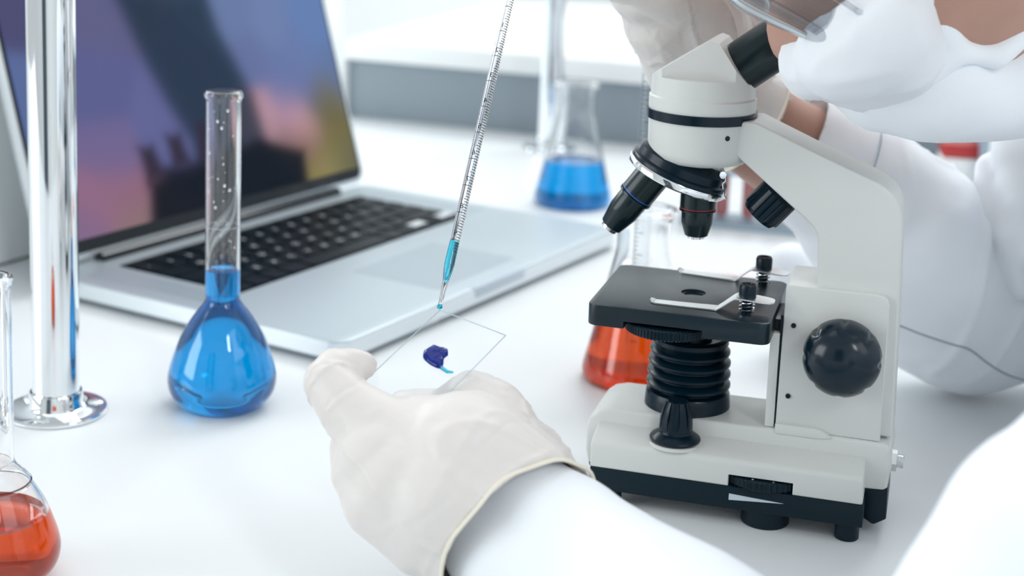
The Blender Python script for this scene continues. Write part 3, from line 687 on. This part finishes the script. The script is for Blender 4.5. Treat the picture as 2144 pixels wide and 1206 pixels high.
# fine ground edges
for e0, e1 in (((0, 0), (wS, 0)), ((0, 0), (0, 0.055)), ((wS, 0), (wS, 0.055))):
    link('ground_edge', tube([Ms @ Vector((*e0, 0)), Ms @ Vector((*e1, 0))], 0.00019, 6), 'slide_edge', sl, 0)
def on_slide(px, py):
    d = ray(px, py); k_ = (SA - CP).dot(un) / d.dot(un); return CP + d * k_ - SA
st_px = [(888, 738), (903, 728), (915, 727), (928, 732), (937, 734), (938, 745), (930, 752), (928, 766), (920, 773), (906, 768), (894, 760), (886, 750)]
ctr = on_slide(912, 749)
b = bmesh.new(); rings = []
for f_, h_ in ((1.0, 0.0003), (1.0, 0.0009), (0.9, 0.0016), (0.65, 0.0022), (0.35, 0.0021)):
    sm = smoothpts(st_px + [st_px[0]], 3)[:-1]
    rings.append([b.verts.new(ctr + (on_slide(*p_) - ctr) * f_ + un * (h_ + 0.00035 * math.sin(i * 1.3 + f_ * 9) * (f_ < 0.95))) for i, p_ in enumerate(sm)])
for A, B in zip(rings, rings[1:]):
    for i in range(len(A)): b.faces.new((A[i], A[(i + 1) % len(A)], B[(i + 1) % len(A)], B[i]))
b.faces.new(rings[-1]); b.faces.new(rings[0][::-1])
tag(link('blue_stain', b, 'blue_gel', sl, 60), 'glossy dark blue blob')
b = tube([on_slide(*p_) + un * 0.0006 for p_ in ((922, 770), (930, 776), (938, 781), (949, 782))], [0.0009, 0.0008, 0.0007, 0.0004], 8)
link('stain_tail', b, 'teal_liquid', sl, 60, label='pale blue watery streak')

# ------------------------------------------------------------------ the scientist
pe = empty('person', (0, 0, 0), 0, 'person in white lab coat, latex gloves, mask and clear goggles leaning to the microscope', 'person')
def W3(*a): return [(Vector(p[:3]), p[3]) for p in a]
# bare body: one continuous figure (head, neck, torso, arms, legs)
body_ch = [
    C3((1530, 225, 0.845, 26), (1600, 283, 0.85, 27), (1690, 335, 0.86, 29), (1780, 400, 0.865, 32), (1900, 530, 0.88, 38), (2025, 655, 0.905, 42), (2250, 520, 0.92, 45), (2480, 300, 0.92, 52)),
    CH((1130, 1110, 0.560, 17.5)) + C3((1255, 1195, 0.580, 22), (1480, 1400, 0.52, 30), (1750, 1590, 0.47, 32), (2150, 1480, 0.45, 38), (2550, 1100, 0.46, 46)),
    C3((2480, 300, 0.92, 52), (2640, 420, 0.80, 70), (2760, 950, 0.61, 46)),
    C3((2760, 950, 0.61, 46), (2550, 1100, 0.46, 44)),
    C3((2000, -110, 0.735, 46), (2120, -10, 0.765, 44), (2280, 60, 0.78, 42), (2450, 180, 0.79, 50), (2640, 420, 0.80, 70)),
    C3((2640, 420, 0.80, 70)) + W3((0.60, 0.82, -0.02, 0.09), (0.68, 0.82, -0.12, 0.125)),
    W3((0.68, 0.72, -0.14, 0.085), (0.66, 0.70, -0.45, 0.06), (0.68, 0.70, -0.70, 0.045), (0.60, 0.70, -0.715, 0.03)),
    W3((0.68, 0.92, -0.14, 0.085), (0.66, 0.94, -0.45, 0.06), (0.68, 0.94, -0.70, 0.045), (0.60, 0.94, -0.715, 0.03)),
]
hd = (at(1925, -190, 0.71), (0.074, 0.086, 0.092), None)
nose = C3((1680, -10, 0.685, 9), (1655, 30, 0.68, 11), (1650, 62, 0.682, 10))
cheek = C3((1700, 60, 0.675, 20), (1740, 20, 0.665, 24), (1820, -60, 0.65, 28))
jaw = C3((1740, 60, 0.69, 24), (1820, 20, 0.70, 34), (1900, -20, 0.71, 42))
organic('body', body_ch + [nose, cheek, jaw], 'skin', pe, 0.0036, 6, ells=[hd], disp=lambda c, n: 0.0006 * nz(c, 60))
def crease(c, scale, direction, st, seed, w=0.07):
    return np.clip(1 - np.abs(nz(c, scale, (tuple(direction), st), seed)) / w, 0, 1) ** 1.5
# far sleeve (arm that reaches behind the microscope)
dsl = at(2025, 655, 0.9) - at(1640, 305, 0.86)
ax0 = at(1664, 315, 0.858); adv = (at(1780, 374, 0.862) - ax0).normalized()
elb = np.array(at(2080, 500, 0.89))
def far_disp(c, n):
    near = np.exp(-(np.linalg.norm(c - elb, axis=1) / 0.075) ** 2)
    q = 0.0035 * nz(c, 15, (tuple(dsl), 0.45), 3) + 0.0007 * nz(c, 60, None, 9)
    q += 0.007 * near * nz(c, 30, ((0.1, 0.1, 1.0), 0.22), 15) + 0.004 * near * crease(c, 26, Vector((0.25, 0, 1)), 0.25, 71, 0.16)
    return q
organic('coat_sleeve', [C3((1560, 262, 0.852, 32), (1664, 315, 0.858, 33.5), (1775, 388, 0.866, 39), (1880, 497, 0.880, 50), (1965, 605, 0.90, 53), (2035, 660, 0.91, 51), (2150, 610, 0.92, 50), (2300, 480, 0.93, 55), (2480, 300, 0.93, 62))], 'coat', pe, 0.0026, 8, disp=far_disp, bis=(ax0, adv))
from mathutils.bvhtree import BVHTree
fs = COL.objects[-1] if COL.objects[-1].name.startswith('coat_sleeve') else bpy.data.objects['coat_sleeve']
bv_ = BVHTree.FromPolygons([v.co for v in fs.data.vertices], [p.vertices[:] for p in fs.data.polygons])
sp = []
for q in smoothpts([(1870, 676), (1930, 700), (1990, 720), (2030, 732), (2070, 762), (2110, 785), (2160, 800)], 6):
    h_ = bv_.ray_cast(CP, ray(*q).normalized())[0]
    if h_: sp.append(h_ - ray(*q).normalized() * 0.0003)
if len(sp) > 3: link('sleeve_seam', tube(sp, 0.0005, 6), 'blue_grey', pe, 0, label='thin stitched seam along the elbow')
def ringpts(c, d, r, n=40):
    M_ = frame(c, d); return [M_ @ Vector((r * math.cos(2 * PI * i / n), r * math.sin(2 * PI * i / n), 0)) for i in range(n + 1)]
sx_ = at(1764, 380, 0.865); link('cuff_seam', tube(ringpts(sx_, adv, 0.0384), 0.0004, 6), 'blue_grey', pe, 0, label='thin stitched seam of the cuff')
organic('coat_fold', [C3((2075, 352, 0.875, 9), (2072, 450, 0.864, 10), (2085, 560, 0.860, 8), (2125, 660, 0.868, 6)), C3((2110, 400, 0.862, 9), (2112, 500, 0.852, 9), (2140, 600, 0.856, 8)), C3((2160, 320, 0.86, 22), (2150, 420, 0.85, 12), (2160, 520, 0.85, 12))], 'coat', pe, 0.002, 6)
# torso part of the coat, hanging between face and arm, down to the knees
organic('coat_body', [C3((1790, 140, 0.70, 17), (1870, 160, 0.685, 25), (1960, 165, 0.68, 30), (2065, 195, 0.69, 22), (2150, 140, 0.69, 24), (2250, 30, 0.70, 34), (2440, 200, 0.79, 62), (2640, 420, 0.81, 86)),
                      C3((1960, 165, 0.70, 28), (2070, 180, 0.72, 26), (2260, 120, 0.75, 36)),
                      C3((2640, 420, 0.81, 86)) + W3((0.61, 0.82, -0.02, 0.11), (0.68, 0.82, -0.12, 0.145), (0.68, 0.82, -0.40, 0.15)),
                      C3((2480, 300, 0.92, 62), (2640, 420, 0.81, 86), (2760, 950, 0.61, 58), (2550, 1100, 0.46, 56))], 'coat', pe, 0.004, 8,
        disp=lambda c, n: 0.005 * nz(c, 15, ((0.3, 0, 1), 0.5), 11) + 0.0018 * nz(c, 40, None, 4))
organic('coat_collar', [C3((1935, -30, 0.655, 6), (1965, 50, 0.650, 6.5), (2005, 108, 0.650, 6), (2045, 112, 0.655, 5), (2085, 118, 0.657, 6), (2125, 82, 0.66, 6), (2200, 0, 0.67, 7)), C3((2005, 108, 0.650, 6), (1930, 150, 0.655, 8))], 'coat', pe, 0.002, 6)
organic('coat_tail', [C3((1655, 560, 0.97, 16), (1672, 640, 0.97, 22), (1720, 740, 0.99, 24))], 'coat', pe, 0.003, 6)
# near sleeve
nsd = at(1480, 1400, 0.54) - at(1130, 1110, 0.62)
cax = (at(1262, 1232, 0.588) - at(1120, 1095, 0.616)).normalized()
cc_ = at(1122, 1108, 0.612)
organic('coat_sleeve', [C3((1085, 1070, 0.618, 26.0), (1145, 1122, 0.607, 28.4), (1212, 1172, 0.593, 28.8), (1285, 1228, 0.575, 30.5), (1385, 1325, 0.545, 35.5), (1560, 1450, 0.51, 36), (1800, 1570, 0.475, 38), (2080, 1490, 0.45, 42), (2330, 1230, 0.44, 51), (2550, 1100, 0.46, 58)),
                        C3((1010, 1095, 0.615, 20), (1080, 1165, 0.603, 25), (1130, 1200, 0.596, 26.5), (1230, 1260, 0.576, 28), (1385, 1325, 0.545, 34))], 'coat', pe, 0.003, 8,
        disp=lambda c, n: 0.0022 * nz(c, 18, (tuple(nsd), 0.4), 21) + 0.0010 * nz(c, 50, None, 8), bis=(cc_ - cax * 0.014, cax))
# mask
organic('face_mask', [C3((1700, 150, 0.665, 15), (1760, 120, 0.645, 20), (1845, 60, 0.637, 21), (1880, 20, 0.64, 16)), C3((1668, 122, 0.668, 11), (1740, 100, 0.655, 17), (1850, 20, 0.64, 20)), C3((1700, 155, 0.67, 13), (1800, 170, 0.675, 17), (1900, 170, 0.680, 20)), C3((1850, 80, 0.645, 21), (1885, 110, 0.66, 22)), C3((1860, -20, 0.645, 14), (1890, 40, 0.648, 12)), C3((1850, 0, 0.64, 15), (1890, -60, 0.645, 11))],
        'mask', pe, 0.0026, 40, disp=lambda c, n: 0.003 * nz(c, 22, ((1, 0, 0.9), 0.35), 31) - 0.0022 * crease(c, 20, Vector((1, 0, 1.1)), 0.3, 33, 0.16) + 0.0012 * crease(c, 45, Vector((1, 0, 0.4)), 0.25, 36, 0.2))
# goggles
gg = [(1515, -40, 0.655), (1560, -4, 0.65), (1620, 28, 0.645), (1690, 62, 0.638), (1745, 94, 0.632), (1775, 112, 0.628)]
gp = [at(*p_) for p_ in gg]
go = link('goggles_frame', tube([Vector(p_) for p_ in smoothpts([tuple(p_) for p_ in gp], 5)], [0.0044 + 0.001 * math.sin(i * 0.25) for i in range(26)], 16), 'visor', pe, 40, label='clear plastic lower rim of safety goggles')
link('goggles_seal', tube([Vector(p_) for p_ in smoothpts([tuple(at(p_[0] - 6, p_[1] + 12, p_[2] + 0.004)) for p_ in gg], 5)], 0.0016, 10), 'steel', go, 40, label='grey sealing edge')
b = bmesh.new(); rs = []
for k_ in range(8):
    rs.append([b.verts.new(at(p_[0] + 14 * k_ + 3 * k_ * k_ * 0.6, p_[1] - 30 * k_, p_[2] - 0.0012 * k_)) for p_ in gg])
for A, B in zip(rs, rs[1:]):
    for i in range(len(A) - 1): b.faces.new((A[i], A[i + 1], B[i + 1], B[i]))
ob = link('goggles_lens', b, 'visor', go, 0); sm_ = ob.modifiers.new('s', 'SOLIDIFY'); sm_.thickness = 0.0012
link('goggles_rib', tube([at(1700, -40, 0.625), at(1760, 0, 0.622), at(1820, 40, 0.622), at(1850, 62, 0.622)], 0.0012, 8), 'visor', go, 0)

# upper gloved hand (behind the microscope head), closed on the pipette above the frame
upper = [C3((1545, 240, 0.845, 29), (1510, 205, 0.842, 28), (1465, 125, 0.83, 30), (1440, 20, 0.81, 31)),
         C3((1510, 205, 0.842, 27), (1500, 60, 0.84, 30), (1480, -60, 0.83, 26)),
         C3((1465, 125, 0.825, 24), (1388, 45, 0.80, 20), (1345, -60, 0.79, 17)),
         C3((1440, 20, 0.81, 24), (1345, -20, 0.785, 17), (1300, -120, 0.765, 12)),
         C3((1400, -80, 0.80, 14), (1290, -200, 0.775, 10.5), (1185, -190, 0.750, 9.5), (1125, -135, 0.742, 8)),
         C3((1420, -100, 0.81, 14), (1310, -260, 0.79, 10.5), (1190, -260, 0.765, 9.5), (1125, -190, 0.75, 8)),
         C3((1450, -100, 0.83, 14), (1340, -290, 0.82, 10), (1230, -300, 0.80, 9), (1160, -250, 0.79, 7.5)),
         C3((1480, -90, 0.845, 13), (1400, -300, 0.845, 9), (1300, -330, 0.83, 8), (1230, -300, 0.82, 7)),
         C3((1440, 0, 0.79, 17), (1330, -40, 0.76, 12), (1220, -70, 0.735, 10), (1115, -105, 0.728, 8))]
hdv = at(1440, 0, 0.8) - at(1575, 268, 0.848)
organic('glove', upper, 'glove', pe, 0.0015, 9, disp=lambda c, n: 0.0013 * crease(c, 38, hdv, 0.35, 1) + 0.0005 * crease(c, 130, hdv, 0.4, 7, 0.12) + 0.001 * nz(c, 30, None, 3))
wa = (at(1640, 305, 0.855) - at(1540, 225, 0.843)).normalized()
def glove_cuff(c, axis, prof, wob, nm):
    b = lathe(prof, 128, M=frame(c, axis), closed=True, mod=lambda a, r, z: r * wob(a))
    o = link('glove_cuff', b, 'glove', pe, 60)
    r0, z0 = max(prof, key=lambda q: q[1]); M_ = frame(c, axis)
    link('glove_cuff_bead', tube([M_ @ Vector((r0 * wob(a) * math.cos(a), r0 * wob(a) * math.sin(a), z0)) for a in np.linspace(0, 2 * PI, 129)], 0.0009, 8), 'glove_band', pe, 0, label='cream rolled edge of the glove cuff')
glove_cuff(at(1516, 226, 0.843), wa, [(0.0285, -0.006), (0.0305, 0.004), (0.0335, 0.011), (0.0345, 0.0132), (0.0338, 0.0125), (0.030, 0.004), (0.028, -0.006)], lambda a: 1 + 0.02 * math.sin(3 * a) + 0.012 * math.sin(7 * a), 0)

# front gloved hand holding the slide
front = [
    CH((1230, 1200, 0.532, 29), (1175, 1148, 0.546, 27.5), (1120, 1098, 0.558, 25.5), (1060, 1045, 0.560, 28), (970, 990, 0.562, 29), (885, 965, 0.568, 24)),
    CH((1060, 1060, 0.556, 26), (940, 1050, 0.555, 27), (850, 1015, 0.558, 22), (800, 965, 0.560, 17)),
    CH((1100, 1130, 0.556, 22), (980, 1125, 0.55, 21), (895, 1105, 0.55, 17), (800, 1050, 0.553, 14), (748, 990, 0.558, 9.5)),
    CH((1105, 1070, 0.565, 23), (1075, 980, 0.575, 20), (1035, 930, 0.578, 17)),
    # index finger: knuckle at the left, tip curling back on to the slide
    CH((870, 955, 0.563, 19), (790, 905, 0.566, 14.5), (728, 850, 0.570, 11.2), (688, 800, 0.574, 9.4), (700, 772, 0.578, 7.6), (732, 764, 0.580, 5.8), (756, 763, 0.580, 5.6), (763, 770, 0.581, 4.8)),
    # middle finger folded under the index
    CH((800, 965, 0.560, 15), (748, 965, 0.563, 9.6), (740, 935, 0.572, 8.5), (790, 920, 0.59, 8)),
    # ring finger and little finger folded below the palm
    CH((840, 1060, 0.556, 15), (768, 1040, 0.562, 9.5), (770, 1000, 0.58, 9), (840, 1000, 0.60, 8)),
    CH((900, 1110, 0.552, 14), (842, 1115, 0.560, 9.0), (830, 1060, 0.58, 8.5), (890, 1040, 0.60, 8)),
    # thumb: knuckle on the right, tip passing under the slide
    CH((1085, 1010, 0.572, 18), (1068, 935, 0.578, 14.5), (1035, 864, 0.585, 12.8), (985, 838, 0.592, 11.2), (930, 866, 0.600, 9.5), (875, 852, 0.607, 7.4), (848, 850, 0.610, 6.4)),
]
fdv = at(800, 900, 0.62) - at(1100, 1100, 0.615)
crs = at(1000, 1250, 0.6) - at(1250, 1000, 0.6)
w0 = np.array(at(1120, 1095, 0.616)); ip = np.array(at(688, 800, 0.63)); tj = np.array(at(1035, 872, 0.64))
def front_disp(c, n):
    dd = np.linalg.norm(c - w0, axis=1); near = np.exp(-(dd / 0.042) ** 2)
    jo = np.exp(-(np.linalg.norm(c - ip, axis=1) / 0.016) ** 2) + np.exp(-(np.linalg.norm(c - tj, axis=1) / 0.02) ** 2)
    q = 0.0006 * nz(c, 32, (tuple(fdv), 0.6), 41) + 0.0008 * crease(c, 26, fdv, 0.25, 44, 0.08) - 0.0003 * crease(c, 36, fdv, 0.25, 49, 0.10)
    q += near * (0.0020 * crease(c, 44, crs, 0.14, 50, 0.14) - 0.0012 * crease(c, 60, crs, 0.15, 52, 0.14)) + jo * (0.0011 * crease(c, 80, crs, 0.2, 55, 0.14) - 0.0009 * crease(c, 90, crs, 0.25, 57, 0.12))
    q += 0.00008 * nz(c, 260, (tuple(fdv), 0.5), 60)
    return q
cax = (at(1262, 1232, 0.588) - at(1120, 1095, 0.616)).normalized()
cc_ = at(1122, 1108, 0.612)
organic('glove', front, 'glove', pe, 0.0012, 8, disp=front_disp, bis=(cc_, -cax))
lp = LOOP[::3]; n_ = len(lp)
lp = [sum((lp[(i + k) % n_] for k in range(-4, 5)), Vector()) / 9 for i in range(n_)]
cen = sum(lp, Vector()) / n_
bead = [p_ + (p_ - cen).normalized() * (0.0011 + 0.0006 * math.sin(i * 0.5)) + cax * 0.0008 * math.sin(i * 0.31) for i, p_ in enumerate(lp)]
link('glove_cuff_bead', tube(bead + [bead[0]], 0.00085, 8), 'glove_band', pe, 0, label='cream rolled edge of the glove cuff')

# ------------------------------------------------------------------ rack of red tubes far behind
def rack(px, py, label, rz=0.0):
    c = on_z(px, py)
    t = empty('tube_rack', c, rz, label, 'rack')
    link('shelf', box(-0.05, 0.05, -0.02, 0.02, 0.045, 0.049, 0.001), 'blue_grey', t); link('base', box(-0.05, 0.05, -0.02, 0.02, 0, 0.005, 0.001), 'blue_grey', t)
    for x in (-0.05, 0.05): link('end_plate', box(x - 0.004, x + 0.004, -0.02, 0.02, 0, 0.06, 0.001), 'blue_grey', t)
    return t, c
t, c = rack(1565, 472, 'blurred grey rack seen under the microscope arm', -0.25)
for i in range(3):
    o = link('test_tube', sc(lathe([(0, 1), (4, 2), (6, 6), (6, 40), (5, 40), (0, 39)], 24)), 'muted_red'); o.location = (c.x - 0.022 + i * 0.022, c.y + 0.0055 - i * 0.0055, 0.005)
    tag(o, ('leftmost', 'middle', 'rightmost')[i] + ' red test tube in the rack under the microscope arm', 'tube', 'red test tubes')
c = on_z(2012, 420)
t = empty('storage_box', (c.x, c.y, 0), -0.15, 'small white box with red lid in the gap above the far coat sleeve', 'box')
link('body', box(-0.022, 0.022, -0.02, 0.02, 0, 0.043, 0.002), 'wall', t); link('lid', box(-0.023, 0.023, -0.021, 0.021, 0.043, 0.056, 0.002), 'red_glass', t, label='red lid')
c = on_z(2125, 440)
t = empty('instrument_box', (c.x, c.y, 0), -0.15, 'blurred blue grey instrument box at the right behind the scientist', 'box')
link('body', box(-0.035, 0.09, -0.02, 0.05, 0.004, 0.13, 0.004), 'blue_grey', t); link('panel', box(-0.03, 0.085, -0.022, -0.019, 0.01, 0.12, 0.001), 'grey_plastic', t)
for x in (-0.02, 0.075): link('foot', lathe([(0, 0), (0.006, 0), (0.006, 0.006), (0, 0.006)], 16, c=(x, 0.0)), 'key_black', t)
